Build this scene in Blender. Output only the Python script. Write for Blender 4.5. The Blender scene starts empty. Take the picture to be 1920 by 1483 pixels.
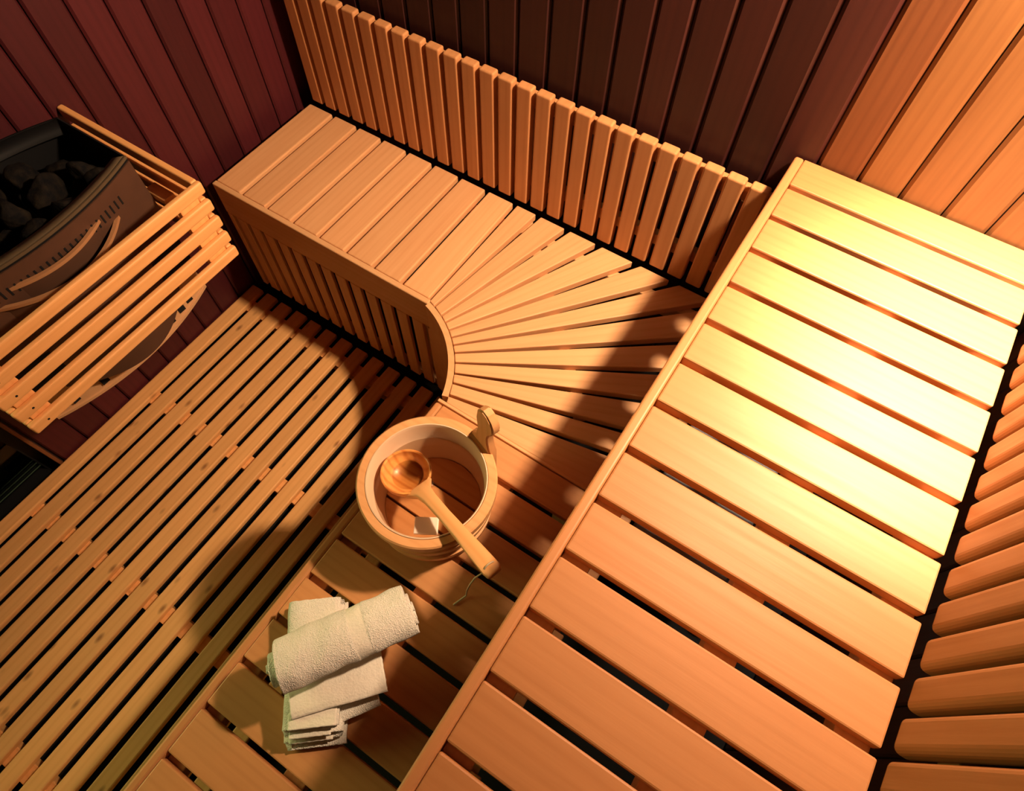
import bpy, bmesh, math, random
from mathutils import Matrix, Vector, noise
random.seed(7)
scn = bpy.context.scene
col = scn.collection
PI = math.pi

# ------------------------------------------------------------------ camera
cd = bpy.data.cameras.new('camera')
cd.sensor_fit = 'HORIZONTAL'; cd.sensor_width = 36.0
cd.lens = 1197.904 / 1920 * 36.0
cd.clip_start = 0.02
cam = bpy.data.objects.new('camera', cd); col.objects.link(cam)
RR = ((0.837509, 0.546243, 0.014047), (0.486669, -0.733987, -0.473727), (-0.248459, 0.403587, -0.880560))
cam.matrix_world = Matrix(((RR[0][0], -RR[1][0], -RR[2][0], 0.055862),
                           (RR[0][1], -RR[1][1], -RR[2][1], -1.083732),
                           (RR[0][2], -RR[1][2], -RR[2][2], 1.822717),
                           (0, 0, 0, 1)))
scn.camera = cam

# ------------------------------------------------------------------ world, lights, exposure
w = bpy.data.worlds.new('world'); scn.world = w; w.use_nodes = True
w.node_tree.nodes['Background'].inputs[0].default_value = (0.5, 0.7, 1.0, 1)
w.node_tree.nodes['Background'].inputs[1].default_value = 0.01
scn.view_settings.view_transform = 'Standard'
scn.view_settings.look = 'None'
scn.view_settings.exposure = 0.0
scn.view_settings.gamma = 1.0
scn.view_settings.use_curve_mapping = False

LAMP = (0.385, -0.12, 1.92)
ld = bpy.data.lights.new('lamp_bulb', 'POINT'); ld.energy = 176; ld.color = (1.0, 0.695, 0.43)
ld.shadow_soft_size = 0.05
lo = bpy.data.objects.new('lamp_bulb', ld); lo.location = LAMP; col.objects.link(lo)

# the same lamp's open lower end throws a pool of light on the bench below it
sd = bpy.data.lights.new('lamp_downlight', 'SPOT'); sd.energy = 300; sd.color = (1.0, 0.82, 0.64)
sd.spot_size = math.radians(53); sd.spot_blend = 1.0; sd.shadow_soft_size = 0.05
so = bpy.data.objects.new('lamp_downlight', sd); so.location = LAMP; col.objects.link(so)
so.rotation_euler = (math.radians(-5.5), math.radians(-3), 0)

# daylight coming in through the glass door on the left
ad = bpy.data.lights.new('door_daylight', 'AREA'); ad.energy = 50; ad.color = (1.0, 0.74, 0.36)
ad.shape = 'RECTANGLE'; ad.size = 0.8; ad.size_y = 1.7
ao = bpy.data.objects.new('door_daylight', ad); ao.location = (-2.0, -1.75, 1.25)
ao.rotation_euler = (0, math.radians(-72), 0); col.objects.link(ao)

# ------------------------------------------------------------------ materials
def nt(name):
    m = bpy.data.materials.new(name); m.use_nodes = True
    t = m.node_tree; b = t.nodes['Principled BSDF']
    return m, t, b

def mul_val(t, a, k):
    n = t.nodes.new('ShaderNodeMath'); n.operation = 'MULTIPLY'; t.links.new(a, n.inputs[0]); n.inputs[1].default_value = k
    return n.outputs[0]

def wood(name, light, dark, rough=0.5, tone=0.12, ring=0.35, knots=0.0, gscale=1.0, spec=0.35, bump=0.15):
    """Board running along its own X: long streaks, growth-ring lines, tone that differs from board to board."""
    m, t, b = nt(name); N = t.nodes.new; L = t.links.new
    tc = N('ShaderNodeTexCoord'); oi = N('ShaderNodeObjectInfo')
    off = N('ShaderNodeVectorMath'); off.operation = 'SCALE'; off.inputs[0].default_value = (37.0, 11.0, 23.0)
    L(oi.outputs['Random'], off.inputs['Scale'])
    add = N('ShaderNodeVectorMath'); add.operation = 'ADD'
    L(tc.outputs['Object'], add.inputs[0]); L(off.outputs[0], add.inputs[1])
    mp = N('ShaderNodeMapping'); mp.inputs['Scale'].default_value = (2.2 * gscale, 42 * gscale, 42 * gscale)
    L(add.outputs[0], mp.inputs[0])
    n1 = N('ShaderNodeTexNoise'); n1.inputs['Scale'].default_value = 1.6; n1.inputs['Detail'].default_value = 5; n1.inputs['Roughness'].default_value = 0.6
    L(mp.outputs[0], n1.inputs['Vector'])
    mp2 = N('ShaderNodeMapping'); mp2.inputs['Scale'].default_value = (.45, 11.0, 11.0)
    L(add.outputs[0], mp2.inputs[0])
    wv = N('ShaderNodeTexWave'); wv.wave_type = 'BANDS'; wv.bands_direction = 'Y'
    wv.inputs['Scale'].default_value = 1.5 * gscale; wv.inputs['Distortion'].default_value = 4.0
    wv.inputs['Detail'].default_value = 2.5; wv.inputs['Detail Scale'].default_value = 0.9
    L(mp2.outputs[0], wv.inputs['Vector'])
    # broad patches
    n2 = N('ShaderNodeTexNoise'); n2.inputs['Scale'].default_value = 7; n2.inputs['Detail'].default_value = 3
    L(add.outputs[0], n2.inputs['Vector'])
    mr = N('ShaderNodeMapRange'); mr.inputs[1].default_value = 0.35; mr.inputs[2].default_value = 0.75
    L(n1.outputs['Fac'], mr.inputs[0])
    s1 = mul_val(t, mr.outputs[0], 0.42)
    wr = N('ShaderNodeMath'); wr.operation = 'POWER'; L(wv.outputs['Fac'], wr.inputs[0]); wr.inputs[1].default_value = 3.0
    s2 = mul_val(t, wr.outputs[0], ring)
    s3 = mul_val(t, n2.outputs['Fac'], 0.30)
    a1 = N('ShaderNodeMath'); L(s1, a1.inputs[0]); L(s2, a1.inputs[1])
    a2 = N('ShaderNodeMath'); L(a1.outputs[0], a2.inputs[0]); L(s3, a2.inputs[1]); a2.use_clamp = True
    mx = N('ShaderNodeMix'); mx.data_type = 'RGBA'
    L(a2.outputs[0], mx.inputs[0]); mx.inputs[6].default_value = (*light, 1); mx.inputs[7].default_value = (*dark, 1)
    cur = mx.outputs[2]
    if knots > 0:
        mp3 = N('ShaderNodeMapping'); mp3.inputs['Scale'].default_value = (12, 26, 26); L(add.outputs[0], mp3.inputs[0])
        vo = N('ShaderNodeTexVoronoi'); vo.inputs['Scale'].default_value = 1.0; L(mp3.outputs[0], vo.inputs['Vector'])
        kr = N('ShaderNodeMapRange'); kr.inputs[1].default_value = 0.06; kr.inputs[2].default_value = 0.22; kr.inputs[3].default_value = knots; kr.inputs[4].default_value = 0
        L(vo.outputs['Distance'], kr.inputs[0])
        sx = N('ShaderNodeSeparateColor'); L(vo.outputs['Color'], sx.inputs[0])
        gt = N('ShaderNodeMath'); gt.operation = 'GREATER_THAN'; gt.inputs[1].default_value = 0.55; L(sx.outputs[0], gt.inputs[0])
        km = N('ShaderNodeMath'); km.operation = 'MULTIPLY'; L(kr.outputs[0], km.inputs[0]); L(gt.outputs[0], km.inputs[1])
        mk = N('ShaderNodeMix'); mk.data_type = 'RGBA'; L(km.outputs[0], mk.inputs[0]); L(cur, mk.inputs[6])
        mk.inputs[7].default_value = (dark[0] * .35, dark[1] * .25, dark[2] * .2, 1)
        cur = mk.outputs[2]
    # tone per board
    tv = N('ShaderNodeMapRange'); tv.inputs[3].default_value = 1 - tone; tv.inputs[4].default_value = 1 + tone
    L(oi.outputs['Random'], tv.inputs[0])
    hs = N('ShaderNodeHueSaturation'); L(cur, hs.inputs['Color']); L(tv.outputs[0], hs.inputs['Value'])
    L(hs.outputs[0], b.inputs['Base Color'])
    rr = N('ShaderNodeMapRange'); rr.inputs[3].default_value = rough - .06; rr.inputs[4].default_value = rough + .1
    L(n1.outputs['Fac'], rr.inputs[0]); L(rr.outputs[0], b.inputs['Roughness'])
    b.inputs['Specular IOR Level'].default_value = spec
    bp = N('ShaderNodeBump'); bp.inputs['Strength'].default_value = bump; bp.inputs['Distance'].default_value = 0.002
    L(n1.outputs['Fac'], bp.inputs['Height']); L(bp.outputs[0], b.inputs['Normal'])
    return m

def plain(name, c, rough=.6, metal=0, spec=.4, var=0.0, vscale=40, bump=0):
    m, t, b = nt(name)
    b.inputs['Base Color'].default_value = (*c, 1); b.inputs['Roughness'].default_value = rough
    b.inputs['Metallic'].default_value = metal; b.inputs['Specular IOR Level'].default_value = spec
    if var or bump:
        N = t.nodes.new; L = t.links.new
        tc = N('ShaderNodeTexCoord'); n = N('ShaderNodeTexNoise'); n.inputs['Scale'].default_value = vscale; n.inputs['Detail'].default_value = 6
        L(tc.outputs['Object'], n.inputs['Vector'])
        if var:
            mx = N('ShaderNodeMix'); mx.data_type = 'RGBA'; L(n.outputs['Fac'], mx.inputs[0])
            mx.inputs[6].default_value = (*[x * (1 - var) for x in c], 1); mx.inputs[7].default_value = (*[min(1, x * (1 + var)) for x in c], 1)
            L(mx.outputs[2], b.inputs['Base Color'])
        if bump:
            bp = N('ShaderNodeBump'); bp.inputs['Strength'].default_value = bump; bp.inputs['Distance'].default_value = .004
            L(n.outputs['Fac'], bp.inputs['Height']); L(bp.outputs[0], b.inputs['Normal'])
    return m

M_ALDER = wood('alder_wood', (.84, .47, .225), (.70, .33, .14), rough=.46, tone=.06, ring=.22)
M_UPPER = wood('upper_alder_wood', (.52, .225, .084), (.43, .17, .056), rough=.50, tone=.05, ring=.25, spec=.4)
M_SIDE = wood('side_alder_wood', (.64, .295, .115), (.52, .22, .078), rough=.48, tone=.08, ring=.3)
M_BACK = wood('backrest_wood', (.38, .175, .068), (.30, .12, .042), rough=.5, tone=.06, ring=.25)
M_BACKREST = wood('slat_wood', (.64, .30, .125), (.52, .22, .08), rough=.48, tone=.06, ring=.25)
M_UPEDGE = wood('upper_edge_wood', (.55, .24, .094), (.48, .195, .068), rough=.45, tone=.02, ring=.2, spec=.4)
M_EDGE = wood('alder_edge_wood', (.80, .47, .23), (.68, .34, .14), rough=.45, tone=.03, ring=.2)
M_SPRUCE = wood('spruce_wood', (.92, .50, .19), (.80, .39, .13), rough=.5, tone=.07, ring=.35, knots=.8)
M_LITCEDAR = wood('lit_cedar_wood', (.255, .118, .041), (.17, .07, .023), rough=.42, tone=.12, ring=.22, spec=.4)  # wall cedar lightened: lamp light painted into the boards nearest the lamp
M_MIDCEDAR = wood('mid_cedar_wood', (.20, .075, .028), (.13, .042, .016), rough=.42, tone=.1, ring=.3, spec=.4)  # half-lit tone painted on one back-wall board; plain brown on the door trim
M_CEDAR = wood('cedar_wood', (.048, .0125, .0105), (.030, .0075, .0075), rough=.40, tone=.28, ring=.25, spec=.4)  # darkened to stand in for shade on the back wall away from the lamp
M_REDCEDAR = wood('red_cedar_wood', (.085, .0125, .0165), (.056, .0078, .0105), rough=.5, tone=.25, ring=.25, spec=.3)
M_GUARD = wood('guard_wood', (.96, .50, .19), (.80, .37, .12), rough=.5, tone=.05, ring=.3)
M_BUCKET = wood('bucket_wood', (.82, .43, .19), (.66, .30, .11), rough=.45, tone=.03, ring=.3)
M_LADLE = wood('ladle_wood', (.92, .44, .12), (.62, .20, .04), rough=.28, tone=.02, ring=.6, gscale=1.2, spec=.6)
M_HANDLE = wood('ladle_handle_wood', (.86, .45, .19), (.72, .33, .11), rough=.4, tone=.02, ring=.35)
M_BACKING = plain('dark_backing', (.03, .014, .010), .8)
M_DARKFLOOR = plain('dark_floor', (.014, .013, .013), .9, spec=.1)
M_STEEL = plain('heater_steel', (.11, .075, .042), .5, .1, var=.15, vscale=60)
M_STEELDARK = plain('blackened_steel', (.009, .009, .010), .55, .1, spec=.25)
M_CASING = plain('bronze_casing', (.11, .052, .032), .45, .25, var=.15, vscale=30)
M_LOWCASE = plain('painted_casing', (.66, .38, .19), .5, .1, var=.1, vscale=20)
M_LIP = plain('bronze_lip', (.48, .24, .11), .5, .15)
M_SLOT = plain('slot_black', (.004, .004, .005), .9)
M_GREY = plain('grey_metal', (.34, .35, .36), .5, .2)
M_CORD = plain('cord_fibre', (.55, .42, .28), .9)

def stone_mat():
    m, t, b = nt('heater_stone'); N = t.nodes.new; L = t.links.new
    tc = N('ShaderNodeTexCoord'); oi = N('ShaderNodeObjectInfo'); n = N('ShaderNodeTexNoise'); n.inputs['Scale'].default_value = 45; n.inputs['Detail'].default_value = 8
    L(tc.outputs['Object'], n.inputs['Vector'])
    cr = N('ShaderNodeValToRGB'); L(n.outputs['Fac'], cr.inputs[0])
    cr.color_ramp.elements[0].position = .35; cr.color_ramp.elements[0].color = (.003, .003, .004, 1)
    cr.color_ramp.elements[1].position = .8; cr.color_ramp.elements[1].color = (.020, .0145, .009, 1)
    L(cr.outputs[0], b.inputs['Base Color']); b.inputs['Roughness'].default_value = .85; b.inputs['Specular IOR Level'].default_value = .12
    bp = N('ShaderNodeBump'); bp.inputs['Strength'].default_value = .8; bp.inputs['Distance'].default_value = .006
    L(n.outputs['Fac'], bp.inputs['Height']); L(bp.outputs[0], b.inputs['Normal'])
    return m
M_STONE = stone_mat()

def terry_mat(name='terry_cloth', ribs=False):
    m, t, b = nt(name); N = t.nodes.new; L = t.links.new
    tc = N('ShaderNodeTexCoord')
    v = N('ShaderNodeTexVoronoi'); v.inputs['Scale'].default_value = 520; L(tc.outputs['Object'], v.inputs['Vector'])
    n = N('ShaderNodeTexNoise'); n.inputs['Scale'].default_value = 260; n.inputs['Detail'].default_value = 6; L(tc.outputs['Object'], n.inputs['Vector'])
    mx = N('ShaderNodeMix'); mx.data_type = 'RGBA'; L(n.outputs['Fac'], mx.inputs[0])
    mx.inputs[6].default_value = (.84, .78, .68, 1); mx.inputs[7].default_value = (.96, .92, .85, 1)
    L(mx.outputs[2], b.inputs['Base Color']); b.inputs['Roughness'].default_value = .95
    b.inputs['Specular IOR Level'].default_value = .1
    b.inputs['Sheen Weight'].default_value = .25
    ad_ = N('ShaderNodeMath'); L(v.outputs['Distance'], ad_.inputs[0]); L(n.outputs['Fac'], ad_.inputs[1])
    bp = N('ShaderNodeBump'); bp.inputs['Strength'].default_value = .55; bp.inputs['Distance'].default_value = .003
    L(ad_.outputs[0], bp.inputs['Height']); L(bp.outputs[0], b.inputs['Normal'])
    return m
M_TERRY = terry_mat()
M_HEM = plain('towel_hem', (.90, .84, .74), .9, spec=.1, var=.06, vscale=300, bump=.3)
M_LINER = plain('liner_plastic', (.78, .56, .38), .42, spec=.4)
M_BLOCK = plain('white_block', (.86, .74, .62), .5)

def water_mat():
    m = bpy.data.materials.new('water'); m.use_nodes = True; t = m.node_tree; t.nodes.clear(); N = t.nodes.new; L = t.links.new
    o = N('ShaderNodeOutputMaterial'); tr = N('ShaderNodeBsdfTransparent'); gl = N('ShaderNodeBsdfGlossy'); mx = N('ShaderNodeMixShader'); fr = N('ShaderNodeFresnel')
    tr.inputs[0].default_value = (.93, .90, .86, 1); gl.inputs['Roughness'].default_value = .03; fr.inputs[0].default_value = 1.33
    L(fr.outputs[0], mx.inputs[0]); L(tr.outputs[0], mx.inputs[1]); L(gl.outputs[0], mx.inputs[2]); L(mx.outputs[0], o.inputs[0])
    return m
def glass_mat():
    m = bpy.data.materials.new('door_glass'); m.use_nodes = True; t = m.node_tree; t.nodes.clear(); N = t.nodes.new; L = t.links.new
    o = N('ShaderNodeOutputMaterial'); tr = N('ShaderNodeBsdfTransparent'); gl = N('ShaderNodeBsdfGlossy'); mx = N('ShaderNodeMixShader'); fr = N('ShaderNodeFresnel')
    tr.inputs[0].default_value = (.74, .88, .77, 1); gl.inputs['Roughness'].default_value = .02; fr.inputs[0].default_value = 1.5
    L(fr.outputs[0], mx.inputs[0]); L(tr.outputs[0], mx.inputs[1]); L(gl.outputs[0], mx.inputs[2]); L(mx.outputs[0], o.inputs[0])
    return m
M_WATER = water_mat(); M_GLASS = glass_mat()
M_TILE = plain('dark_tile', (.06, .09, .065), .75, spec=.2, var=.8, vscale=30)

# ------------------------------------------------------------------ helpers
WL = {}
def _link(o, parent, wloc):
    col.objects.link(o)
    if parent is not None:
        o.parent = parent; o.location = Vector(wloc) - WL[parent.name]
    else:
        o.location = wloc
    WL[o.name] = Vector(wloc); _last.append(o.name)
    return o

_last = []
def last_name(): return _last[-1]
def sub(o, parent, Mp):
    """hang the already placed object o (world location, any rotation) on a parent whose world matrix is Mp"""
    Mw = Matrix.Translation(WL[o.name]) @ o.rotation_euler.to_matrix().to_4x4()
    o.parent = parent; o.matrix_basis = Mp.inverted() @ Mw
    return o

def empty(name, loc, label=None, cat=None, group=None, kind=None):
    o = bpy.data.objects.new(name, None); o.empty_display_size = .05
    _link(o, None, loc); tag(o, label, cat, group, kind); return o

def tag(o, label=None, cat=None, group=None, kind=None):
    if label: o['label'] = label
    if cat: o['category'] = cat
    if group: o['group'] = group
    if kind: o['kind'] = kind
    return o

def me_from_bm(bm, name, mat, smooth=False):
    me = bpy.data.meshes.new(name); bm.normal_update(); bm.to_mesh(me); bm.free()
    if mat: me.materials.append(mat)
    if smooth:
        for p in me.polygons: p.use_smooth = True
    return me

def add_mesh(name, me, parent, wloc, rot=None):
    o = bpy.data.objects.new(name, me)
    if rot is not None: o.rotation_euler = rot.to_euler() if hasattr(rot, 'to_euler') else rot
    return _link(o, parent, wloc)

AX = {'x': Matrix.Identity(3),
      'y': Matrix(((0, -1, 0), (1, 0, 0), (0, 0, 1))),
      'zback': Matrix(((0, 1, 0), (0, 0, 1), (1, 0, 0))),      # length z, width x, thickness y
      'zleft': Matrix(((0, 0, -1), (0, 1, 0), (1, 0, 0))),     # length z, width y, thickness x
      'yedge': Matrix(((0, 0, 1), (1, 0, 0), (0, 1, 0))),      # length y, width z, thickness x
      'xedge': Matrix(((1, 0, 0), (0, 0, -1), (0, 1, 0)))}     # length x, width z, thickness y
_cache = {}
def board_mesh(L, W, T, bev, mat, seg=2):
    key = (round(L, 4), round(W, 4), round(T, 4), bev, mat.name, seg)
    if key in _cache: return _cache[key]
    bm = bmesh.new(); bmesh.ops.create_cube(bm, size=1)
    for v in bm.verts: v.co = Vector((v.co.x * L, v.co.y * W, v.co.z * T))
    if bev > 0: bmesh.ops.bevel(bm, geom=list(bm.edges), offset=bev, segments=seg, affect='EDGES', profile=.5)
    me = me_from_bm(bm, 'board', mat); _cache[key] = me; return me

def board(name, parent, mat, a, b, axis, bev=.003, seg=2):
    """axis-aligned board filling the box a..b, its grain running along `axis`"""
    a, b = Vector(a), Vector(b); c = (a + b) / 2; s = b - a
    d = {'x': (s.x, s.y, s.z), 'y': (s.y, s.x, s.z), 'zback': (s.z, s.x, s.y), 'zleft': (s.z, s.y, s.x),
         'yedge': (s.y, s.z, s.x), 'xedge': (s.x, s.z, s.y)}[axis]
    return add_mesh(name, board_mesh(*[abs(v) for v in d], bev, mat, seg), parent, c, AX[axis])

def prism(name, parent, mat, pts, z0, z1, origin, yaw=0, bev=.003, smooth=False):
    """vertical prism over the polygon pts (world xy), local X along yaw"""
    cy, sy = math.cos(-yaw), math.sin(-yaw); zc = (z0 + z1) / 2
    loc = [((x - origin[0]) * cy - (y - origin[1]) * sy, (x - origin[0]) * sy + (y - origin[1]) * cy) for x, y in pts]
    ar = sum(loc[i][0] * loc[(i + 1) % len(loc)][1] - loc[(i + 1) % len(loc)][0] * loc[i][1] for i in range(len(loc)))
    if ar < 0: loc.reverse()
    bm = bmesh.new(); n = len(loc)
    lo_ = [bm.verts.new((x, y, z0 - zc)) for x, y in loc]; hi = [bm.verts.new((x, y, z1 - zc)) for x, y in loc]
    bm.faces.new(list(reversed(lo_))); bm.faces.new(hi)
    for i in range(n): bm.faces.new((lo_[i], lo_[(i + 1) % n], hi[(i + 1) % n], hi[i]))
    if bev: bmesh.ops.bevel(bm, geom=list(bm.edges), offset=bev, segments=2, affect='EDGES', profile=.5)
    return add_mesh(name, me_from_bm(bm, name, mat, smooth), parent, (origin[0], origin[1], zc), (0, 0, yaw))

def strip(name, parent, mat, path, z0, z1, th, origin, closed=False, bev=0, smooth=True):
    """upright sheet of thickness th (to the right of the path) following a plan path; z0/z1 may be functions of the path fraction"""
    n = len(path); nrm = []
    for i in range(n):
        p0 = path[(i - 1) % n] if closed or i > 0 else path[i]; p1 = path[(i + 1) % n] if closed or i < n - 1 else path[i]
        d = Vector((p1[0] - p0[0], p1[1] - p0[1])).normalized(); nrm.append(Vector((d.y, -d.x)))
    f0 = z0 if callable(z0) else (lambda s: z0); f1 = z1 if callable(z1) else (lambda s: z1)
    bm = bmesh.new(); rows = []
    for i, p in enumerate(path):
        s = i / (n - 1); q = Vector(p) + nrm[i] * th
        rows.append([bm.verts.new((x - origin[0], y - origin[1], z - origin[2])) for x, y, z in
                     ((p[0], p[1], f0(s)), (q.x, q.y, f0(s)), (q.x, q.y, f1(s)), (p[0], p[1], f1(s)))])
    m = n if closed else n - 1
    for i in range(m):
        A, B = rows[i], rows[(i + 1) % n]
        for k in range(4): bm.faces.new((A[k], A[(k + 1) % 4], B[(k + 1) % 4], B[k]))
    if not closed: bm.faces.new(rows[0][::-1]); bm.faces.new(rows[-1])
    bmesh.ops.recalc_face_normals(bm, faces=bm.faces)
    me = me_from_bm(bm, name, mat)
    o = add_mesh(name, me, parent, origin)
    if smooth: shade_auto(me)
    return o

def shade_auto(me, ang=35):
    me.polygons.foreach_set('use_smooth', [True] * len(me.polygons))
    bm = bmesh.new(); bm.from_mesh(me)
    for e in bm.edges:
        if len(e.link_faces) == 2 and e.calc_face_angle(0) > math.radians(ang): e.smooth = False
    bm.to_mesh(me); bm.free()

def lathe(name, parent, mat, prof, center, seg=64, closed=True, smooth=True, arc=None):
    """revolve (r,z) profile (z world)"""
    bm = bmesh.new(); rings = []
    for k in range(seg):
        a = 2 * PI * k / seg
        rings.append([bm.verts.new((r * math.cos(a), r * math.sin(a), z - center[2])) for r, z in prof])
    n = len(prof)
    for k in range(seg):
        A, B = rings[k], rings[(k + 1) % seg]
        for i in range(n if closed else n - 1):
            j = (i + 1) % n
            if prof[i][0] == 0 and prof[j][0] == 0: continue
            bm.faces.new((A[i], B[i], B[j], A[j]))
    bmesh.ops.remove_doubles(bm, verts=bm.verts, dist=1e-6)
    bmesh.ops.recalc_face_normals(bm, faces=bm.faces)
    me = me_from_bm(bm, name, mat)
    if smooth: shade_auto(me)
    return add_mesh(name, me, parent, center)

def tube(name, parent, mat, pts, rad, origin=None, sides=10):
    origin = Vector(origin if origin is not None else pts[0]); bm = bmesh.new(); rings = []
    P = [Vector(p) for p in pts]
    for i, p in enumerate(P):
        d = (P[min(i + 1, len(P) - 1)] - P[max(i - 1, 0)]).normalized()
        u = d.cross(Vector((0, 0, 1)));  u = u.normalized() if u.length > 1e-4 else Vector((1, 0, 0))
        v = d.cross(u); r = rad[i] if isinstance(rad, (list, tuple)) else rad
        rings.append([bm.verts.new(p - origin + (u * math.cos(2 * PI * k / sides) + v * math.sin(2 * PI * k / sides)) * r) for k in range(sides)])
    for A, B in zip(rings, rings[1:]):
        for k in range(sides): bm.faces.new((A[k], A[(k + 1) % sides], B[(k + 1) % sides], B[k]))
    bm.faces.new(rings[0][::-1]); bm.faces.new(rings[-1])
    bmesh.ops.recalc_face_normals(bm, faces=bm.faces)
    return add_mesh(name, me_from_bm(bm, name, mat, True), parent, origin)

# ------------------------------------------------------------------ dimensions
XW, YW, XR = -1.425, 0.085, 0.53          # left wall face, back wall face, right wall face
ZL, ZU, ZF = 0.527, 0.944, 0.06           # lower bench, upper bench, floor grid
FAR_Y, HI = -2.45, 2.25

# ------------------------------------------------------------------ setting
def slab(name, a, b, mat):
    return tag(board(name, None, mat, a, b, 'x', bev=0), kind='structure')
slab('floor', (-1.62, FAR_Y, -.05), (XR + .12, YW + .12, 0), M_DARKFLOOR)
slab('floor', (-3.4, FAR_Y - .6, -.05), (-1.62, .2, 0), M_TILE)
slab('ceiling', (XW - .1, FAR_Y, HI), (XR + .12, YW + .12, HI + .05), M_CEDAR)
wall_left = slab('wall_left', (XW - .12, -1.19, 0), (XW - .012, YW + .12, HI), M_BACKING)
wall_back = slab('wall_back', (XW - .012, YW + .012, 0), (XR + .12, YW + .12, HI), M_BACKING)
wall_right = slab('wall_right', (XR + .012, FAR_Y, 0), (XR + .12, YW + .012, HI), M_BACKING)
slab('wall_front', (XW - .12, FAR_Y - .1, 0), (XR + .12, FAR_Y, HI), M_CEDAR)

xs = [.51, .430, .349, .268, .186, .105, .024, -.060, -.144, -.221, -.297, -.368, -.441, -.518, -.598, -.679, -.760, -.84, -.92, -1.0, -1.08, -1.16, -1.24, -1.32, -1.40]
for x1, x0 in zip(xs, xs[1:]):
    board('board', wall_back, (M_LITCEDAR if x0 > .1 else M_MIDCEDAR) if x0 > 0 else M_CEDAR, (x0 + .0012, YW, .02), (x1 - .0012, YW + .0125, HI - .01), 'zback', bev=.0065, seg=1)  # lamp light and shade put into the board colours, brighter towards the lamp
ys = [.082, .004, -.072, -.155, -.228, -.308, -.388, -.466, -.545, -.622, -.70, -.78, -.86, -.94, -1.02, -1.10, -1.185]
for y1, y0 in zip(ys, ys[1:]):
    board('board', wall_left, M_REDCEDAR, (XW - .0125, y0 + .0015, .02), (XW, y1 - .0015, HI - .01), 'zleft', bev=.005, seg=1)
y = .08
while y > -1.9:
    board('board', wall_right, M_CEDAR, (XR, y - .0795, .02), (XR + .0125, y - .0025, HI - .01), 'zleft', bev=.003, seg=1); y -= .08
tag(board('baseboard_left', None, M_REDCEDAR, (XW, -1.185, .0), (XW + .004, -.39, .055), 'yedge', bev=.001), kind='structure')

# glass door in the left wall, nearest the viewer
tag(board('trim_1', None, M_MIDCEDAR, (XW - .12, -1.2005, 0), (XW + .002, -1.19, HI), 'zleft', bev=.003), kind='structure')
door = tag(empty('door_1', (-1.5, -1.65, 0)), kind='structure')
board('door_frame', door, M_STEELDARK, (-1.515, -1.232, .0), (-1.470, -1.2010, 2.05), 'zleft', bev=.002)
board('door_frame', door, M_STEELDARK, (-1.515, -2.10, .0), (-1.470, -2.08, 2.05), 'zleft', bev=.002)
board('door_glass', door, M_GLASS, (-1.498, -2.08, .025), (-1.490, -1.232, 2.03), 'zleft', bev=0)
board('threshold', door, M_STEELDARK, (-1.53, -2.08, .0), (-1.445, -1.232, .022), 'y', bev=.004)
slab('wall_left', (XW - .12, FAR_Y, 0), (XW - .012, -2.10, HI), M_BACKING)

# ------------------------------------------------------------------ slatted floor
duck = empty('floor_grid', (-.95, -1.2, ZF), 'slatted wooden floor grid of knotty spruce slats running beside the benches', 'floor grid')
for k in range(15):
    x0 = -1.4195 + .0655 * k
    board('slat', duck, M_SPRUCE, (x0, -2.2 , ZF - .019), (x0 + .0455, -.402 - .004 * random.random(), ZF), 'y', bev=.004)
for yb in (-.468, -.892, -1.328, -1.76):
    board('bearer', duck, M_SPRUCE, (-1.41, yb - .022, .0), (-.5, yb + .022, ZF - .0195), 'x', bev=.002)

# ------------------------------------------------------------------ lower bench along the back wall, with its fan
def isect_circle(p, d, c, r):
    # far intersection of ray p + t d with circle
    px, py = p[0] - c[0], p[1] - c[1]; B = px * d[0] + py * d[1]; Cc = px * px + py * py - r * r
    t = -B + math.sqrt(B * B - Cc); return (p[0] + t * d[0], p[1] + t * d[1])
def clip(poly, ax, lim):
    out = []
    for i in range(len(poly)):
        a, b = poly[i], poly[(i + 1) % len(poly)]
        if a[ax] <= lim: out.append(a)
        if (a[ax] <= lim) != (b[ax] <= lim):
            t = (lim - a[ax]) / (b[ax] - a[ax]); out.append((a[0] + t * (b[0] - a[0]), a[1] + t * (b[1] - a[1])))
    return out
TB = .022                                            # board thickness
XL0, YB = -1.37, .0145
corner = empty('corner_bench', (-.9, -.2, 0), 'low bench along the back wall whose boards fan out round the curved inner corner', 'bench')
edges = [XL0 - .013] + [-1.283 + .0926 * i for i in range(8)]
for i in range(8):
    board('seat_board', corner, M_ALDER, (edges[i] + .013, -.3735, ZL - TB), (edges[i + 1], YB, ZL), 'y', bev=.0035)
CC, RI, RO = (-.707, -.659), .2745, .2895
fan = [((-.632, -.382), (-.637, .014)), ((-.610, -.382), (-.561, .014)), ((-.578, -.393), (-.477, -.012)), ((-.558, -.405), (-.385, -.010)),
       ((-.538, -.421), (-.280, -.012)), ((-.519, -.433), (-.174, -.007)), ((-.504, -.450), (-.053, 0)), ((-.489, -.467), (-.052, -.125)),
       ((-.471, -.488), (-.052, -.230)), ((-.454, -.512), (-.059, -.326)), ((-.441, -.535), (-.056, -.417)), ((-.427, -.565), (-.076, -.488)), ((-.425, -.588), (.0, -.588))]
rays = []
for p, q in fan:
    d = Vector((q[0] - p[0], q[1] - p[1])).normalized(); rays.append((isect_circle(CC if False else p, d, CC, RO) if False else p, d))
def inner_pt(p, d):
    px, py = p[0] - CC[0], p[1] - CC[1]; B = px * d.x + py * d.y; c_ = px * px + py * py - (RO + .001) ** 2
    t = -B + math.sqrt(max(0, B * B - c_)); return Vector((p[0] + t * d.x, p[1] + t * d.y))
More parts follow.
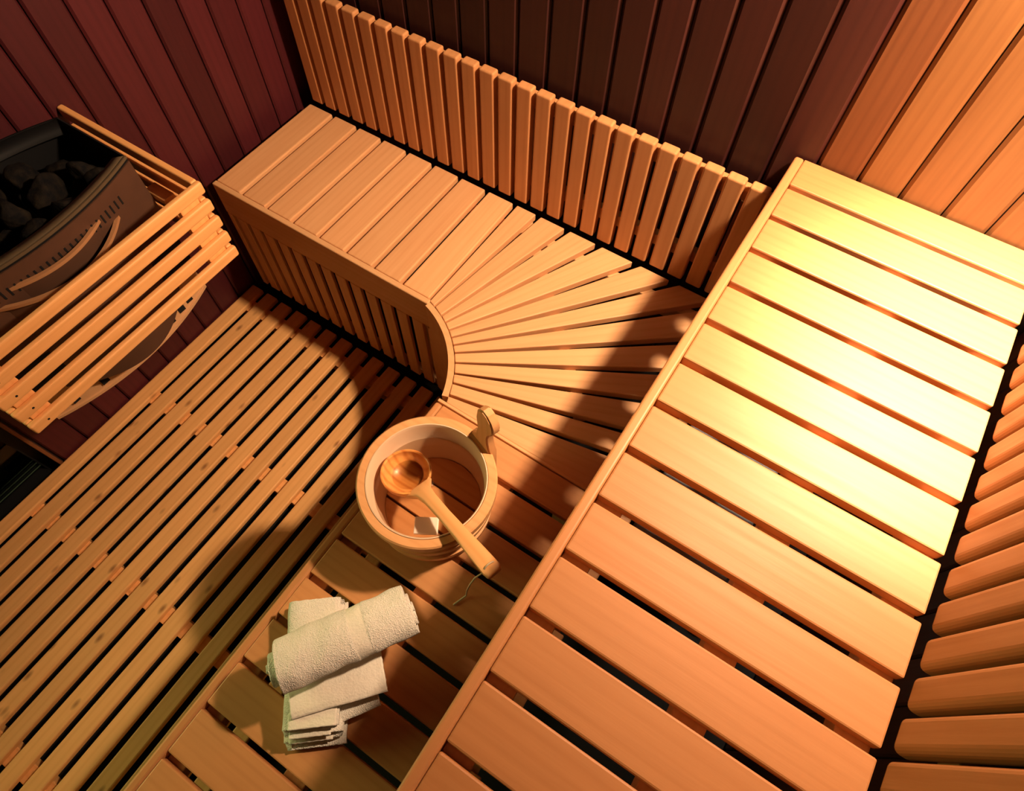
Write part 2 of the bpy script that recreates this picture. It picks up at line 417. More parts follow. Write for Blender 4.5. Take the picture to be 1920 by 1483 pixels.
for k in range(12):
    (p0, d0), (p1, d1) = rays[k], rays[k + 1]
    a0, a1 = inner_pt(p0, d0), inner_pt(p1, d1)
    n0 = Vector((d0.y, -d0.x)); n1 = Vector((d1.y, -d1.x))     # pointing clockwise, into board k / away
    gi, go = .0045, .0190
    Lr = .9
    poly = [a0 + n0 * gi, a0 + d0 * Lr + n0 * (gi + (go - gi) * Lr / .5), a1 + d1 * Lr, a1]
    if k == 11: poly[0] = a0 + n0 * .006
    poly = [(v.x, v.y) for v in poly]
    poly = clip(clip(poly, 0, .06), 1, YB)
    mid = (d0 + d1).normalized(); o0 = (a0 + a1) / 2 + mid * .2
    prism('seat_board', corner, M_ALDER, poly, ZL - TB, ZL, (o0.x, o0.y), math.atan2(mid.y, mid.x), bev=.0025)
board('front_rail', corner, M_EDGE, (XL0 - .002, -.390, .418), (-.6265, -.374, ZL), 'xedge', bev=.003)
def arc(c, r, a0, a1, n): return [(c[0] + r * math.cos(a0 + (a1 - a0) * i / (n - 1)), c[1] + r * math.sin(a0 + (a1 - a0) * i / (n - 1))) for i in range(n)]
A0, A1 = math.radians(73.3), math.radians(17.0)
strip('curved_rail', corner, M_EDGE, arc(CC, RI, A0, A1, 26), .418, ZL, -.0145, (-.53, -.48, .47), bev=0)
strip('curved_panel', corner, M_EDGE, arc(CC, RI + .002, math.radians(76), A1, 26), .092, .417, -.012, (-.53, -.48, .25))
board('end_rail', corner, M_EDGE, (-.446, -.5945, ZL - .07), (.06, -.5865, ZL - .001), 'xedge', bev=.002)
for k in range(15):
    xa = (-1.350 + .0533 * k - .0375) if k else XL0
    xb = -1.350 + .0533 * k
    board('panel_slat', corner, M_EDGE, (xa + .0005, -.3895, .092), (xb - .0005, -.3795, .4175), 'zback', bev=.0015, seg=1)
board('panel_rail', corner, M_EDGE, (XL0 + .005, -.3785, .092), (-.64, -.357, .112), 'xedge', bev=.002)
board('panel_rail', corner, M_EDGE, (XL0 + .005, -.3735, .425), (-.64, -.357, .49), 'xedge', bev=.002)
board('bearer', corner, M_EDGE, (XL0, -.06, ZL - TB - .045), (-.60, -.028, ZL - TB - .0005), 'xedge', bev=.002)
board('bearer', corner, M_EDGE, (XL0, -.3725, ZL - TB - .045), (-.63, -.345, ZL - TB - .0005), 'xedge', bev=.002)
yaw = math.atan2(-.384 + .016, -.196 + .552)
prism('bearer', corner, M_EDGE, [(-.60, .008), (-.165, -.44), (-.145, -.42), (-.57, .012)], ZL - TB - .045, ZL - TB - .0005, (-.37, -.2), -.8, bev=.002)
for lx, ly in ((-1.34, -.03), (-1.34, -.33), (-.69, -.03), (-.69, -.33), (-.02, -.03), (-.10, -.56)):
    board('leg', corner, M_EDGE, (lx - .02, ly - .02, 0), (lx + .02, ly + .02, ZL - TB - .046 if ly > -.5 else ZL - TB - .001), 'zback', bev=.002)
board('bearer', corner, M_EDGE, (-.62, -.045, ZL - TB - .045), (.05, -.018, ZL - TB - .0005), 'xedge', bev=.002)

# ------------------------------------------------------------------ straight benches
def straight_bench(root, mat, xf, xb, y0, gaps, pitch, z, y_end, bearers, rail_h, legs):
    board('front_rail', root, M_UPEDGE if mat is M_UPPER else M_SIDE, (xf - .0185, y_end, z - rail_h), (xf - .0002, y0, z), 'yedge', bev=.005, seg=3)
    yt = y0
    for g in gaps:
        board('seat_board', root, mat, (xf, g, z - TB), (xb, yt, z - .0005), 'x', bev=.003); yt = g - .0123
    for x0, x1 in bearers:
        board('bearer', root, M_EDGE, (x0, y_end + .01, z - TB - .04), (x1, y0 - .01, z - TB - .0006), 'y', bev=.002)
    for lx, ly in legs:
        board('leg', root, M_EDGE, (lx - .02, ly - .02, 0), (lx + .02, ly + .02, z - TB - .041), 'zback', bev=.002)
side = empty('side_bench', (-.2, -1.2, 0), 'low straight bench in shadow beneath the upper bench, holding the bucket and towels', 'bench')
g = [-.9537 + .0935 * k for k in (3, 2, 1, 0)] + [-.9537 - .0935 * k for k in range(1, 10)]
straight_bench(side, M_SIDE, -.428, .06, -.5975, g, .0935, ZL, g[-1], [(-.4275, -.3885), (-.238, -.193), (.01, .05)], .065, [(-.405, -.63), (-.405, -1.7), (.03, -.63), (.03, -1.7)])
upper = empty('upper_bench', (.2, -.6, 0), 'high brightly lit bench of wide pale boards at the right under the lamp', 'bench')
g = [-.0935 * k for k in range(0, 15)]
straight_bench(upper, M_UPPER, 0.0, .4478, .081, g, .0935, ZU, g[-1], [(.0005, .043), (.220, .266), (.40, .446)], .060, [(.24, .04), (.42, .04), (.42, -1.2), (.24, -1.2)])
duct = tag(board('ventilation_duct', None, M_GREY, (.07, -.64, .30), (.30, -.22, .40), 'y', bev=.006), 'flat grey metal box glimpsed through the gaps of the upper bench', 'duct')
for lx in (.10, .27):
    for ly in (-.60, -.26): board('foot', duct, M_STEELDARK, (lx - .012, ly - .012, 0), (lx + .012, ly + .012, .2995), 'zback', bev=0)

# ------------------------------------------------------------------ backrests
back = empty('backrest', (-.6, .04, ZL), 'long low backrest of upright slats against the dark back wall', 'backrest')
for k in range(-4, 23):
    xc = -1.1361 + .0518 * k
    if xc - .02 < -1.385 or xc > -.005: continue
    board('slat', back, M_BACKREST, (xc - .0200, .0215, .5360), (xc + .0200, .0460, .8826), 'zback', bev=.0045, seg=3)
board('slat', back, M_BACKREST, (-1.395, .0215, .536), (-1.371, .046, .8826), 'zback', bev=.0045, seg=3) if False else None
board('rail', back, M_BACKREST, (-1.372, .0465, .820), (-.02, .062, .858), 'xedge', bev=.002)
board('rail', back, M_BACKREST, (-1.372, .0465, .585), (-.02, .066, .620), 'xedge', bev=.002)
for bx in (-1.3, -.7, -.06):
    board('wall_batten', back, M_BACKREST, (bx - .02, .0665, .56), (bx + .02, YW - .0005, .80), 'zback', bev=.001)
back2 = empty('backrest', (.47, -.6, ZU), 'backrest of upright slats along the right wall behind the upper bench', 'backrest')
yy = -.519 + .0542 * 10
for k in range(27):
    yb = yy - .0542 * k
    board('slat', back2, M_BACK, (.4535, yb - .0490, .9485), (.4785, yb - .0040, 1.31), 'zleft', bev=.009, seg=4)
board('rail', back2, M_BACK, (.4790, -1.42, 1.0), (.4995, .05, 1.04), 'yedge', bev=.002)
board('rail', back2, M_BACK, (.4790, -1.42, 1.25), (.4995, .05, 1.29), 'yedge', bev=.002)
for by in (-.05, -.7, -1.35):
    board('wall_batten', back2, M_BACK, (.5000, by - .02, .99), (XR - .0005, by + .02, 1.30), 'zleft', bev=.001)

# ------------------------------------------------------------------ heater
HY, HH = -.87, .23
def front_arc(off, n=25, hh=HH):
    return [(-1.097 + off - .043 * (((y - HY) / HH) ** 2), y) for y in [HY + hh - 2 * hh * i / (n - 1) for i in range(n)]]
def back_arc(off, n=25, hh=HH):
    return [(-1.400 + off + .054 * (((y - HY) / HH) ** 2), y) for y in [HY - hh + 2 * hh * i / (n - 1) for i in range(n)]]
heater = empty('sauna_heater', (-1.24, HY, .46), 'dark metal sauna heater filled with stones behind the wooden guard rail', 'heater')
ring = front_arc(0) + back_arc(0)
strip('stone_basket', heater, M_STEELDARK, ring, .60, .915, .003, (-1.24, HY, .76), closed=True)
# rim flange along the front, sloping inwards
def flange(name, outer, inner, z0, z1, mat):
    bm = bmesh.new(); o = (-1.24, HY, z0); A = []; B = []
    for (x, y), (u, v) in zip(outer, inner):
        A.append([bm.verts.new((x - o[0], y - o[1], z0 - o[2])), bm.verts.new((x - o[0], y - o[1], z0 - .002 - o[2]))])
        B.append([bm.verts.new((u - o[0], v - o[1], z1 - o[2])), bm.verts.new((u - o[0], v - o[1], z1 - .002 - o[2]))])
    for i in range(len(A) - 1):
        bm.faces.new((A[i][0], A[i + 1][0], B[i + 1][0], B[i][0])); bm.faces.new((A[i][1], B[i][1], B[i + 1][1], A[i + 1][1]))
        bm.faces.new((B[i][0], B[i + 1][0], B[i + 1][1], B[i][1])); bm.faces.new((A[i][0], A[i][1], A[i + 1][1], A[i + 1][0]))
    bmesh.ops.recalc_face_normals(bm, faces=bm.faces)
    return add_mesh(name, me_from_bm(bm, name, mat, True), heater, o)
flange('front_rim', front_arc(-.001), front_arc(-.030, hh=.215), .916, .910, M_STEEL)
flange('back_rim', back_arc(.001), back_arc(.022, hh=.215), .916, .890, M_STEELDARK)
strip('rim_edge', heater, M_STEEL, front_arc(.0035), .912, .918, .003, (-1.1, HY, .91))
prism('basket_floor', heater, M_STEELDARK, front_arc(-.005) + back_arc(.005), .775, .781, (-1.24, HY), bev=0)
def bowl_arc(x0, k, hw, n=25):
    return [(x0 - k * ((y - HY) / .15) ** 2, y) for y in [HY + hw - 2 * hw * i / (n - 1) for i in range(n)]]
strip('front_panel', heater, M_CASING, front_arc(.004), .70, .906, .003, (-1.1, HY, .8))
strip('inner_shell', heater, M_CASING, bowl_arc(-1.082, .062, .135), .70, .868, -.003, (-1.08, HY, .8))
strip('inner_shell_lip', heater, M_LIP, bowl_arc(-1.081, .062, .137), .865, .872, -.0075, (-1.08, HY, .87))
strip('outer_shell', heater, M_CASING, bowl_arc(-1.055, .074, .165), .56, .842, -.003, (-1.06, HY, .7))
strip('outer_shell_lip', heater, M_LIP, bowl_arc(-1.054, .074, .167), .839, .846, -.0075, (-1.06, HY, .84))
fa = front_arc(.0215, 60)
sb = bmesh.new()
lower = front_arc(-.022) + back_arc(.02)
strip('lower_casing', heater, M_LOWCASE, lower, .494, .70, .003, (-1.24, HY, .6), closed=True)
prism('base_plate', heater, M_LOWCASE, front_arc(-.017) + back_arc(.02), .486, .4935, (-1.24, HY), bev=0)
def slots(name, path, offs, z0, z1, w_):
    bm = bmesh.new(); o = (-1.1, HY, z0); n = len(path)
    for i in range(10, n - 1, offs):
        p = Vector(path[i]); d = (Vector(path[i + 1]) - Vector(path[i - 1])).normalized(); nn = Vector((-d.y, d.x))
        c = [p + d * w_ / 2 + nn * .0006, p - d * w_ / 2 + nn * .0006, p - d * w_ / 2 - nn * .002, p + d * w_ / 2 - nn * .002]
        lo_ = [bm.verts.new((v.x - o[0], v.y - o[1], z0 - o[2])) for v in c]; hi = [bm.verts.new((v.x - o[0], v.y - o[1], z1 - o[2])) for v in c]
        bm.faces.new(lo_[::-1]); bm.faces.new(hi)
        for k in range(4): bm.faces.new((lo_[k], lo_[(k + 1) % 4], hi[(k + 1) % 4], hi[k]))
    bmesh.ops.recalc_face_normals(bm, faces=bm.faces)
    return tag(add_mesh(name, me_from_bm(bm, name, M_SLOT), heater, o), kind='stuff')
slots('vent_slot', front_arc(.0045, 70), 2, .856, .876, .0035)
lowf = front_arc(-.022, 60)
for i in (8, 12, 17, 34, 43, 52):
    d = (Vector(lowf[i + 1]) - Vector(lowf[i - 1])).normalized(); p = Vector(lowf[i])
    o = board('vent_slot', heater, M_SLOT, (p.x - .003, p.y - .009, .507), (p.x + .0045, p.y + .009, .532), 'zleft', bev=0)
board('wall_bracket', heater, M_STEELDARK, (XW + .0005, HY - .12, .50), (-1.37, HY + .12, .66), 'zleft', bev=.002)

# stones
def stone_mesh(seed, r):
    bm = bmesh.new(); bmesh.ops.create_icosphere(bm, subdivisions=3, radius=1)
    rnd = random.Random(seed); sc = Vector((rnd.uniform(.8, 1.25), rnd.uniform(.75, 1.1), rnd.uniform(.6, .85)))
    off = Vector((rnd.uniform(0, 50), rnd.uniform(0, 50), rnd.uniform(0, 50)))
    planes = [(Vector((rnd.gauss(0, 1), rnd.gauss(0, 1), rnd.gauss(0, 1))).normalized(), rnd.uniform(.62, .85)) for _ in range(9)]
    for v in bm.verts:
        c = v.co.copy()
        for n_, d_ in planes:
            k = c.dot(n_)
            if k > d_: c -= n_ * (k - d_) * .9
        c *= 1 + .16 * noise.noise(c * 1.6 + off) + .05 * noise.noise(c * 5 + off)
        v.co = Vector((c.x * sc.x, c.y * sc.y, c.z * sc.z)) * r
    return me_from_bm(bm, 'stone', M_STONE, True)
smesh = [stone_mesh(s, .042) for s in range(6)]
srnd = random.Random(3); placed = []
for layer, zz in ((0, .822), (1, .874)):
    for i in range(5):
        for j in range(3):
            x = -1.316 + .071 * j + (.010 if layer else 0); y = -.712 - .083 * i + (.018 if layer else 0) * (1 if i < 4 else -1)
            if layer and (i, j) in ((0, 0), (3, 2), (4, 0)): continue
            o = bpy.data.objects.new('heater_stone', srnd.choice(smesh))
            o.rotation_euler = (srnd.uniform(0, 6), srnd.uniform(0, 6), srnd.uniform(0, 6)); k = srnd.uniform(.82, .98); o.scale = (k, k, k)
            _link(o, None, (x + srnd.uniform(-.008, .008), y + srnd.uniform(-.008, .008), zz + srnd.uniform(-.010, .008)))
            tag(o, 'rough dark stone heaped in the open top of the metal sauna heater', 'stone', 'stones in the sauna heater')

# guard rail
guard = empty('heater_guard', (-1.2, -.87, .65), 'wooden slatted guard rail standing in front of the stone heater', 'guard rail')
guard_slats = []
for k in range(5):
    z1 = .884 - .0475 * k
    guard_slats.append(board('slat', guard, M_GUARD, (-1.012, -1.142, z1 - .0285), (-.9985, -.590, z1), 'yedge', bev=.0045, seg=3))
    board('side_slat', guard, M_GUARD, (XW + .0005, -.6055, z1 - .0285), (-1.0125, -.5905, z1), 'xedge', bev=.004, seg=3)
    board('side_slat', guard, M_GUARD, (XW + .0005, -1.142, z1 - .0285), (-1.0125, -1.127, z1), 'xedge', bev=.004, seg=3)
for ya, yb in ((-.655, -.607), (-1.126, -1.084)):
    board('post', guard, M_GUARD, (-1.030, ya, .66), (-1.0125, yb, .866), 'zleft', bev=.002)
for yp, in ((-.6255,),):
    board('bracket', guard, M_GUARD, (-1.16, yp - .012, .80), (-1.10, yp + .016, .815), 'x', bev=.002)
    board('bracket', guard, M_GUARD, (-1.10, yp - .012, .735), (-1.04, yp + .016, .75), 'x', bev=.002)
for k in range(5):
    z1 = .884 - .0475 * k
    sl = guard_slats[k]
    tube('screw', None, M_SLOT, [(-.9990, -1.108, z1 - .014), (-.9978, -1.108, z1 - .014)], .0024, sides=8)
    sub(bpy.data.objects[last_name()], sl, Matrix.Translation(WL[sl.name]) @ AX['yedge'].to_4x4())

# ------------------------------------------------------------------ bucket
BC = (-.300, -.802); ZR = .690
bucket = empty('sauna_bucket', (BC[0], BC[1], ZL), 'round wooden sauna bucket with an upright handle stave and pale liner on the low bench', 'bucket')
Rb = lambda z: .112 + (.126 - .112) * (z - ZL) / (ZR - ZL)
# staves
NS = 18
for k in range(NS):
    a0 = 2 * PI * k / NS + .01; a1 = 2 * PI * (k + 1) / NS - .01
    am = (a0 + a1) / 2; bm = bmesh.new(); rows = []
    cx_, cy_ = BC[0] + .12 * math.cos(am), BC[1] + .12 * math.sin(am); zc = (ZL + ZR) / 2
    for z in (ZL + .001, ZR - .022):
        row = []
        for i in range(5):
            a = a0 + (a1 - a0) * i / 4
            row.append((BC[0] + Rb(z) * math.cos(a), BC[1] + Rb(z) * math.sin(a), z))
        for i in range(4, -1, -1):
            a = a0 + (a1 - a0) * i / 4
            row.append((BC[0] + (Rb(z) - .009) * math.cos(a), BC[1] + (Rb(z) - .009) * math.sin(a), z))
        # stored in a frame whose X runs up the stave
        loc = []
        for x, y, zz in row:
            dx, dy = x - cx_, y - cy_
            loc.append(bm.verts.new((zz - zc, dx * math.sin(am) - dy * math.cos(am), dx * math.cos(am) + dy * math.sin(am))))
        rows.append(loc)
    A, B = rows
    for i in range(10): bm.faces.new((A[i], A[(i + 1) % 10], B[(i + 1) % 10], B[i]))
    bm.faces.new(A[::-1]); bm.faces.new(B)
    bmesh.ops.recalc_face_normals(bm, faces=bm.faces)
    me = me_from_bm(bm, 'stave', M_BUCKET); shade_auto(me, 30)
    Rm = Matrix(((0, math.sin(am), math.cos(am)), (0, -math.cos(am), math.sin(am)), (1, 0, 0)))
    add_mesh('stave', me, bucket, (cx_, cy_, zc), Rm)
rr_ = .006
lathe('rim', bucket, M_BUCKET, [(.1135, ZR - .003), (.1160, ZR), (.1300, ZR), (.1330, ZR - .003), (.1330, ZR - .022), (.1300, ZR - .025), (.1135, ZR - .025)], (BC[0], BC[1], ZR), 96)
for zh in (ZL + .095, ZL + .035):
    r = Rb(zh)
    lathe('hoop', bucket, M_BUCKET, [(r + .0005, zh - .011), (r + .0055, zh - .009), (r + .0065, zh + .009), (r + .001, zh + .011)], (BC[0], BC[1], zh), 96)
lathe('liner', bucket, M_LINER, [(.1020, ZL + .030), (.1120, ZR - .006), (.1132, ZR - .0015), (.1150, ZR + .0012), (.1128, ZR + .0015), (.1105, ZR - .004), (.0990, ZL + .030)], (BC[0], BC[1], .6), 96)
# base of planks with dark joints
def disc_chunk(y0, y1, r, n=14):
    pts = []
    for i in range(n + 1):
        yv = y0 + (y1 - y0) * i / n; pts.append((math.sqrt(max(0, r * r - yv * yv)), yv))
    return pts + [(-x, yv) for x, yv in reversed(pts)]
ang = math.radians(-1)
for y0, y1 in ((-.0985, -.046), (-.040, .030), (.036, .0985)):
    pts = [(BC[0] + x * math.cos(ang) - yv * math.sin(ang), BC[1] + x * math.sin(ang) + yv * math.cos(ang)) for x, yv in disc_chunk(y0, y1, .0985)]
    prism('base_plank', bucket, M_BUCKET, pts, ZL + .018, ZL + .029, (BC[0], BC[1] + (y0 + y1) / 2), 0, bev=0)
# handle stave: outline (u along the rim, z), thickness outwards
hn = Vector((.34, .94, 0)).normalized(); hu = Vector((hn.y, -hn.x, 0)); HP = Vector((-.258, -.6855, 0))
outline = [(-.030, ZL + .05), (-.033, ZR - .005), (-.026, ZR + .010), (-.013, ZR + .032), (-.006, ZR + .062), (-.007, ZR + .085), (-.008, ZR + .108), (-.004, ZR + .133),
           (.004, ZR + .148), (.014, ZR + .156), (.027, ZR + .153), (.037, ZR + .143), (.043, ZR + .128), (.044, ZR + .112), (.038, ZR + .095),
           (.029, ZR + .078), (.024, ZR + .058), (.024, ZR + .035), (.028, ZR + .012), (.033, ZR - .005), (.031, ZL + .05)]
bm = bmesh.new(); oz = ZR + .05; F = []; G = []
for u, z in outline:
    F.append(bm.verts.new((z - oz, u, -.001))); G.append(bm.verts.new((z - oz, u, .017)))
bm.faces.new(F); bm.faces.new(G[::-1]); n = len(F)
for i in range(n): bm.faces.new((F[i], G[i], G[(i + 1) % n], F[(i + 1) % n]))
bmesh.ops.recalc_face_normals(bm, faces=bm.faces)
bmesh.ops.bevel(bm, geom=[e for e in bm.edges if e.calc_face_angle(0) > 1.2], offset=.003, segments=3, affect='EDGES')
me = me_from_bm(bm, 'handle_stave', M_BUCKET); shade_auto(me, 30)
# local X = up, local Y = hu, local Z = outwards: X x Y = z x hu
Rm = Matrix(((0, hu.x, hn.x), (0, hu.y, hn.y), (1, 0, 0)))
if Rm.determinant() < 0:
    Rm = Matrix(((0, hu.x, hn.x), (0, hu.y, hn.y), (1, 0, 0)))
o = bpy.data.objects.new('handle_stave', me); o.parent = bucket; col.objects.link(o)
o.matrix_local = Matrix.Translation(HP + Vector((0, 0, oz)) - WL[bucket.name]) @ Rm.to_4x4()
WL[o.name] = HP + Vector((0, 0, oz))
water = tag(lathe('bucket_water', None, M_WATER, [(0, .6420), (.1085, .6420), (.1085, .6412), (0, .6412)], (BC[0], BC[1], .642), 64, closed=False), 'clear shallow water lying inside the wooden sauna bucket', 'water')
bl = board('white_block', None, M_BLOCK, (-.0225, -.0165, -.004), (.0225, .0165, .004), 'x', bev=.002)
bl.location = (-.2580, -.867, .6475); bl.rotation_euler = (0, 0, math.radians(31))
tag(bl, 'small white rectangular block floating in the bucket water', 'block')

# ------------------------------------------------------------------ ladle
LB = Vector((-.350, -.806, .664)); LE = Vector((-.088, -.886, .738))
ladle = empty('ladle', LB, 'orange wooden ladle lying across the bucket rim with a cord at its end', 'ladle')
R_ = .0495
prof = []
for i in range(13):
    a = PI / 2 * i / 12; prof.append((R_ * math.sin(a), -.038 * math.cos(a)))
prof.append((R_ - .0005, .003)); prof.append((R_ - .0030, .0038)); prof.append((R_ - .0050, .002))
for i in range(11, -1, -1):
    a = PI / 2 * i / 12; prof.append(((R_ - .0055) * math.sin(a), -.031 * math.cos(a)))
lb = lathe('bowl', ladle, M_LADLE, [(r, LB.z + z) for r, z in prof], LB, 56, closed=False)
tilt = Matrix.Rotation(math.radians(-6), 3, 'X') @ Matrix.Rotation(math.radians(-4), 3, 'Y'); lb.rotation_euler = tilt.to_euler()
# handle: flat tapered bar
hd = (LE - LB); hl = hd.length; hx = hd.normalized(); hy = Vector((0, 0, 1)).cross(hx).normalized(); hz = hx.cross(hy)
sec = [(.040, .030, .012), (.050, .024, .014), (.062, .0165, .014), (.085, .0135, .012), (.13, .0125, .011), (.19, .0140, .011), (.235, .0158, .0105), (hl - .012, .0168, .010), (hl - .003, .0155, .009), (hl, .0125, .006)]
bm = bmesh.new(); rows = []
for s, hw, ht in sec:
    dz = .004 * math.sin(PI * min(1, s / hl)) - (.014 * max(0, (.075 - s) / .035) if s < .075 else 0)
    row = []
    for k in range(12):
        a = 2 * PI * k / 12; cxx, szz = math.cos(a), math.sin(a)
        row.append(bm.verts.new((s, hw * math.copysign(abs(cxx) ** .55, cxx), ht * .7 * math.copysign(abs(szz) ** .55, szz) + dz)))
    rows.append(row)
for A, B in zip(rows, rows[1:]):
    for k in range(12): bm.faces.new((A[k], A[(k + 1) % 12], B[(k + 1) % 12], B[k]))
bm.faces.new(rows[0][::-1]); bm.faces.new(rows[-1]); bmesh.ops.recalc_face_normals(bm, faces=bm.faces)
me = me_from_bm(bm, 'handle', M_HANDLE); shade_auto(me, 50)
o = bpy.data.objects.new('handle', me); o.parent = ladle; col.objects.link(o)
o.matrix_local = Matrix((hx, hy, hz)).transposed().to_4x4(); o.location = (0, 0, 0); WL[o.name] = LB.copy(); handle_o = o; Mh = Matrix.Translation(LB) @ Matrix((hx, hy, hz)).transposed().to_4x4()
E_ = LE - hx * .016
cp = []
for i in range(15):
    a = 2 * PI * i / 14; cp.append(E_ + hy * -.012 * math.cos(a) + hz * .012 * math.sin(a) + hx * .0)
sub(tube('cord', None, M_CORD, cp, .0016, sides=6), handle_o, Mh)
q0 = E_ - hy * .012
pend = [q0, q0 + Vector((-.012, -.012, -.03)), q0 + Vector((-.022, -.018, -.09)), q0 + Vector((-.03, -.02, -.15)), Vector((q0.x - .034, q0.y - .022, ZL + .004)), Vector((q0.x - .045, q0.y - .05, ZL + .002))]
sub(tube('cord', None, M_CORD, pend, .0016, sides=6), handle_o, Mh)

# ------------------------------------------------------------------ towels
def cloth_strip(name, parent, mat, prof, th, length, M, nu=90, amp=.0022, ends=None, droop=None, u0=0.0, band=None):
    """thick folded cloth: centre line prof [(v,z)] in a cross-section, extruded along u by `length`"""
    # resample
    P = [Vector(p) for p in prof]; seg = [0]
    for a, b in zip(P, P[1:]): seg.append(seg[-1] + (b - a).length)
    n = max(8, int(seg[-1] / .004)); R = []
    j = 0
    for i in range(n + 1):
        s = seg[-1] * i / n
        while j < len(P) - 2 and seg[j + 1] < s: j += 1
        t = (s - seg[j]) / max(1e-9, seg[j + 1] - seg[j]); R.append(P[j].lerp(P[j + 1], t))
    for _ in range(4): R = [R[0]] + [(R[i - 1] + R[i] * 2 + R[i + 1]) / 4 for i in range(1, n)] + [R[-1]]
    loop = []
    top = []; bot = []
    for i in range(n + 1):
        d = (R[min(i + 1, n)] - R[max(i - 1, 0)]).normalized(); nr = Vector((-d.y, d.x))
        k = th / 2 * (1 if 1 < i < n - 1 else .6); top.append(R[i] + nr * k); bot.append(R[i] - nr * k)
    loop = top + bot[::-1]; m = len(loop)
    bm = bmesh.new(); rows = []
    for iu in range(nu + 1):
        f = iu / nu; row = []
        for q, p in enumerate(loop):
            s = q / (n) if q <= n else (m - 1 - q) / n
            e0, e1 = ends(s) if ends else (0, 0)
            u = u0 - length / 2 + e0 + (length - e0 + e1) * f
            sh = 1 - .10 * max(0, (abs(f - .5) - .42) / .08) ** 2 * 0
            dz = droop(u) if droop else 0
            co = Vector((u, p.x * sh, p.y * sh + dz))
            wob = Vector((0, noise.noise(co * 28 + Vector((3, 1, 7))), noise.noise(co * 28 + Vector((11, 5, 2))))) * amp
            inb = band and band[0] <= u <= band[1]
            fz = 0 if inb else noise.noise(co * 260) * .0009
            if inb: co = co * 1.0; co.y *= .982; co.z *= .982
            c = co + wob; c += Vector((noise.noise(co * 200) * .0012 if iu in (0, nu) else 0, 0, fz))
            row.append(bm.verts.new(c))
        rows.append(row)
    for iu, (A, B) in enumerate(zip(rows, rows[1:])):
        um = u0 - length / 2 + length * (iu + .5) / nu
        for k in range(m):
            fc = bm.faces.new((A[k], A[(k + 1) % m], B[(k + 1) % m], B[k]))
            if band and band[0] <= um <= band[1]: fc.material_index = 1
    # end caps as quads across the thickness
    for row, rev in ((rows[0], True), (rows[-1], False)):
        for i in range(n):
            f = (row[i], row[i + 1], row[m - 2 - i], row[m - 1 - i])
            try: bm.faces.new(f[::-1] if rev else f)
            except ValueError: pass
    bmesh.ops.recalc_face_normals(bm, faces=bm.faces)
    me = me_from_bm(bm, name, mat, True)
    if band: me.materials.append(M_HEM)
    o = bpy.data.objects.new(name, me); col.objects.link(o)
    if parent is not None:
        o.parent = parent; o.matrix_local = Matrix.Translation(-WL[parent.name]) @ M
    else: o.matrix_world = M
    WL[o.name] = M.translation.copy()
    return o
def frame(center, ux, z):
    d = Vector((ux[0], ux[1], 0)).normalized(); v = Vector((-d.y, d.x, 0))
    return Matrix((( d.x, v.x, 0, center[0]), (d.y, v.y, 0, center[1]), (0, 0, 1, z), (0, 0, 0, 1)))
# folded towel underneath: three layers folded on the left side
tA = empty('hand_towel', (-.30, -1.18, ZL), 'folded white towel lying underneath, its layered hems towards the viewer', 'towel', 'white towels on the low bench')
w2 = .055; t = .0135
pA = [(-w2 + .012, .008), (w2 * .2, .0075), (w2 - .009, .008)]
fold = lambda vc, z0, z1, sgn, nn=7: [(vc + sgn * (z1 - z0) / 2 * math.sin(PI * i / nn), (z0 + z1) / 2 - (z1 - z0) / 2 * math.cos(PI * i / nn)) for i in range(nn + 1)]
prA = [(w2, .008), (0, .0075), (-w2 + .016, .008)] + fold(-w2 + .016, .008, .0235, -1)[1:] + [(0, .0235), (w2 - .012, .0230)] + fold(w2 - .012, .0230, .0385, 1)[1:] + [(0, .040), (-w2 + .02, .0395)] + fold(-w2 + .02, .0395, .055, -1)[1:] + [(0, .056), (w2 - .004, .053)]
dirA = (.142, -.173)
def endsA(s):
    k = int(s * 4 - 1e-6); return ((.004, .022), (.0, .010), (.012, .002), (.002, -.008))[max(0, min(3, k))]
FA = frame((-.297, -1.170), dirA, ZL)
cloth_strip('towel_body', tA, M_TERRY, prA, t, .224, FA, ends=endsA)
bodyA = bpy.data.objects['towel_body']
def hang(o, parent, Mp, Mw):
    o.parent = parent; o.matrix_basis = Mp.inverted() @ Mw; return o
def hem(u, z, v0, v1):
    M = FA @ Matrix.Translation((u, 0, z)); o = cloth_strip('hem', None, M_HEM, [(v0, 0), ((v0 + v1) / 2, .0004), (v1, 0)], .0036, .026, M, nu=12, amp=.0008)
    return hang(o, bodyA, FA, M)
hem(.092, .0628, -.034, .049); hem(.105, .0465, -.036, .036); hem(.112, .0305, -.04, .036)
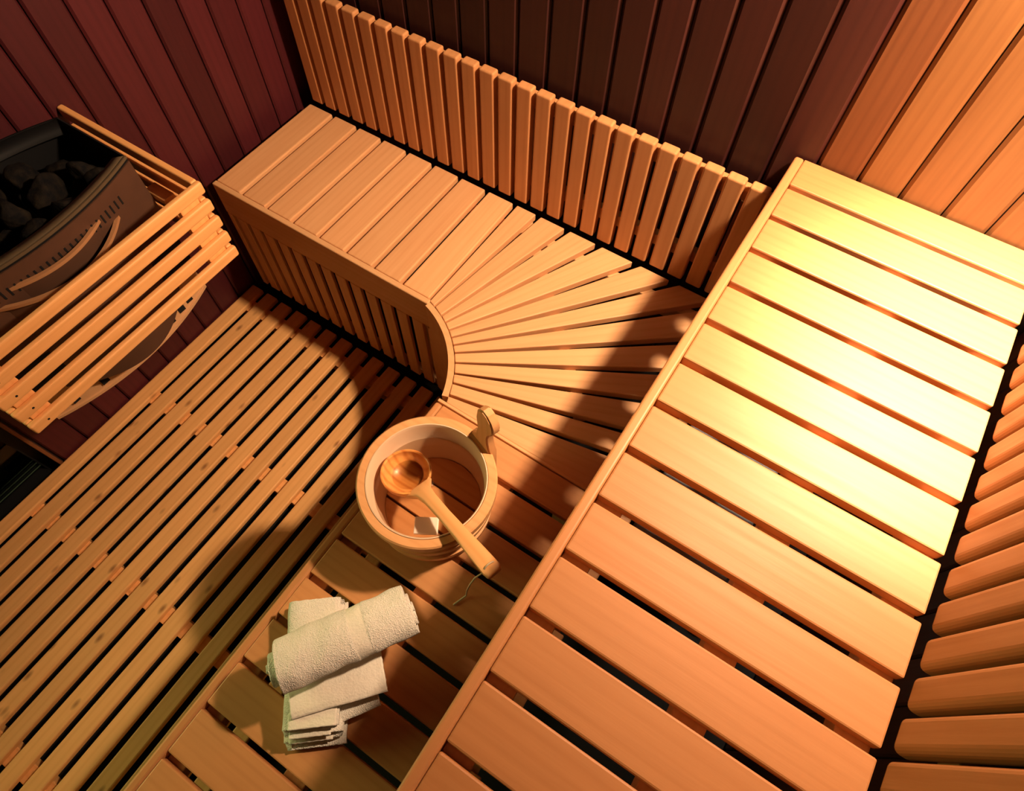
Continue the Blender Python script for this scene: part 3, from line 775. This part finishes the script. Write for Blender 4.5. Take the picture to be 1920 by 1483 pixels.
cloth_strip('towel_flap', tA, M_TERRY, [(-.035, 0), (0, .0005), (.030, -.001)], .010, .085, frame((-.2060, -1.172), (.56, .83), ZL + .034), nu=30, amp=.0012)
# rolled towel on top
tB = empty('hand_towel', (-.2535, -1.103, ZL + .07), 'rolled white towel lying crosswise on top of the folded one', 'towel', 'white towels on the low bench')
prB = []
turns = 2.5; rx0, rz0 = .010, .007; rx1, rz1 = .0490, .0340
for i in range(80):
    f = i / 79; a = -PI / 2 + PI + f * turns * 2 * PI
    prB.append((-(rx0 + (rx1 - rx0) * f) * math.cos(a), (rz0 + (rz1 - rz0) * f) * math.sin(a)))
dB = (.118, .184); sag = lambda u: -.12 * max(0, u - .03) ** 1.3
FB = frame((-.2535, -1.103), dB, ZL + .075 + .0405)
cloth_strip('towel_roll', tB, M_TERRY, prB, .0112, .236, FB, nu=150, amp=.0035, droop=sag, band=(.012, .040), ends=lambda s: (.010 - .030 * (1 - s), -.004 + .010 * (1 - s)))
roll = bpy.data.objects['towel_roll']
prF = [(.04, .0), (0, .001), (-.030, .0), (-.046, -.001)]
cloth_strip('towel_flap', tB, M_HEM, prF, .0085, .165, frame((-.241, -1.163), (.66, .75), ZL + .0685), nu=60, amp=.0012, droop=lambda u: -.20 * max(0, u - .02) ** 1.3)

# ------------------------------------------------------------------ corner lamp (above the frame)
lampo = empty('wall_lamp', (LAMP[0], YW, LAMP[2]), 'small dark shaded lamp fixed to the back wall above the upper bench', 'lamp')
lathe('lamp_shade', lampo, M_BACKING, [(r, LAMP[2] + z) for r, z in ((.02, .095), (.065, .085), (.120, .045), (.140, .005), (.143, .005), (.123, .049), (.067, .090), (.02, .100))], (LAMP[0], LAMP[1], LAMP[2] + .05), 40)
board('light_blocker', lampo, M_BACKING, (LAMP[0] - .13, LAMP[1] - .092, LAMP[2] - .088), (LAMP[0] + .13, LAMP[1] - .080, LAMP[2] + .04), 'xedge', bev=.002)  # unseen panel added to cut lamp light towards the near benches
board('lamp_arm', lampo, M_BACKING, (LAMP[0] - .012, LAMP[1], LAMP[2] + .092), (LAMP[0] + .012, YW - .0005, LAMP[2] + .108), 'y', bev=.002)
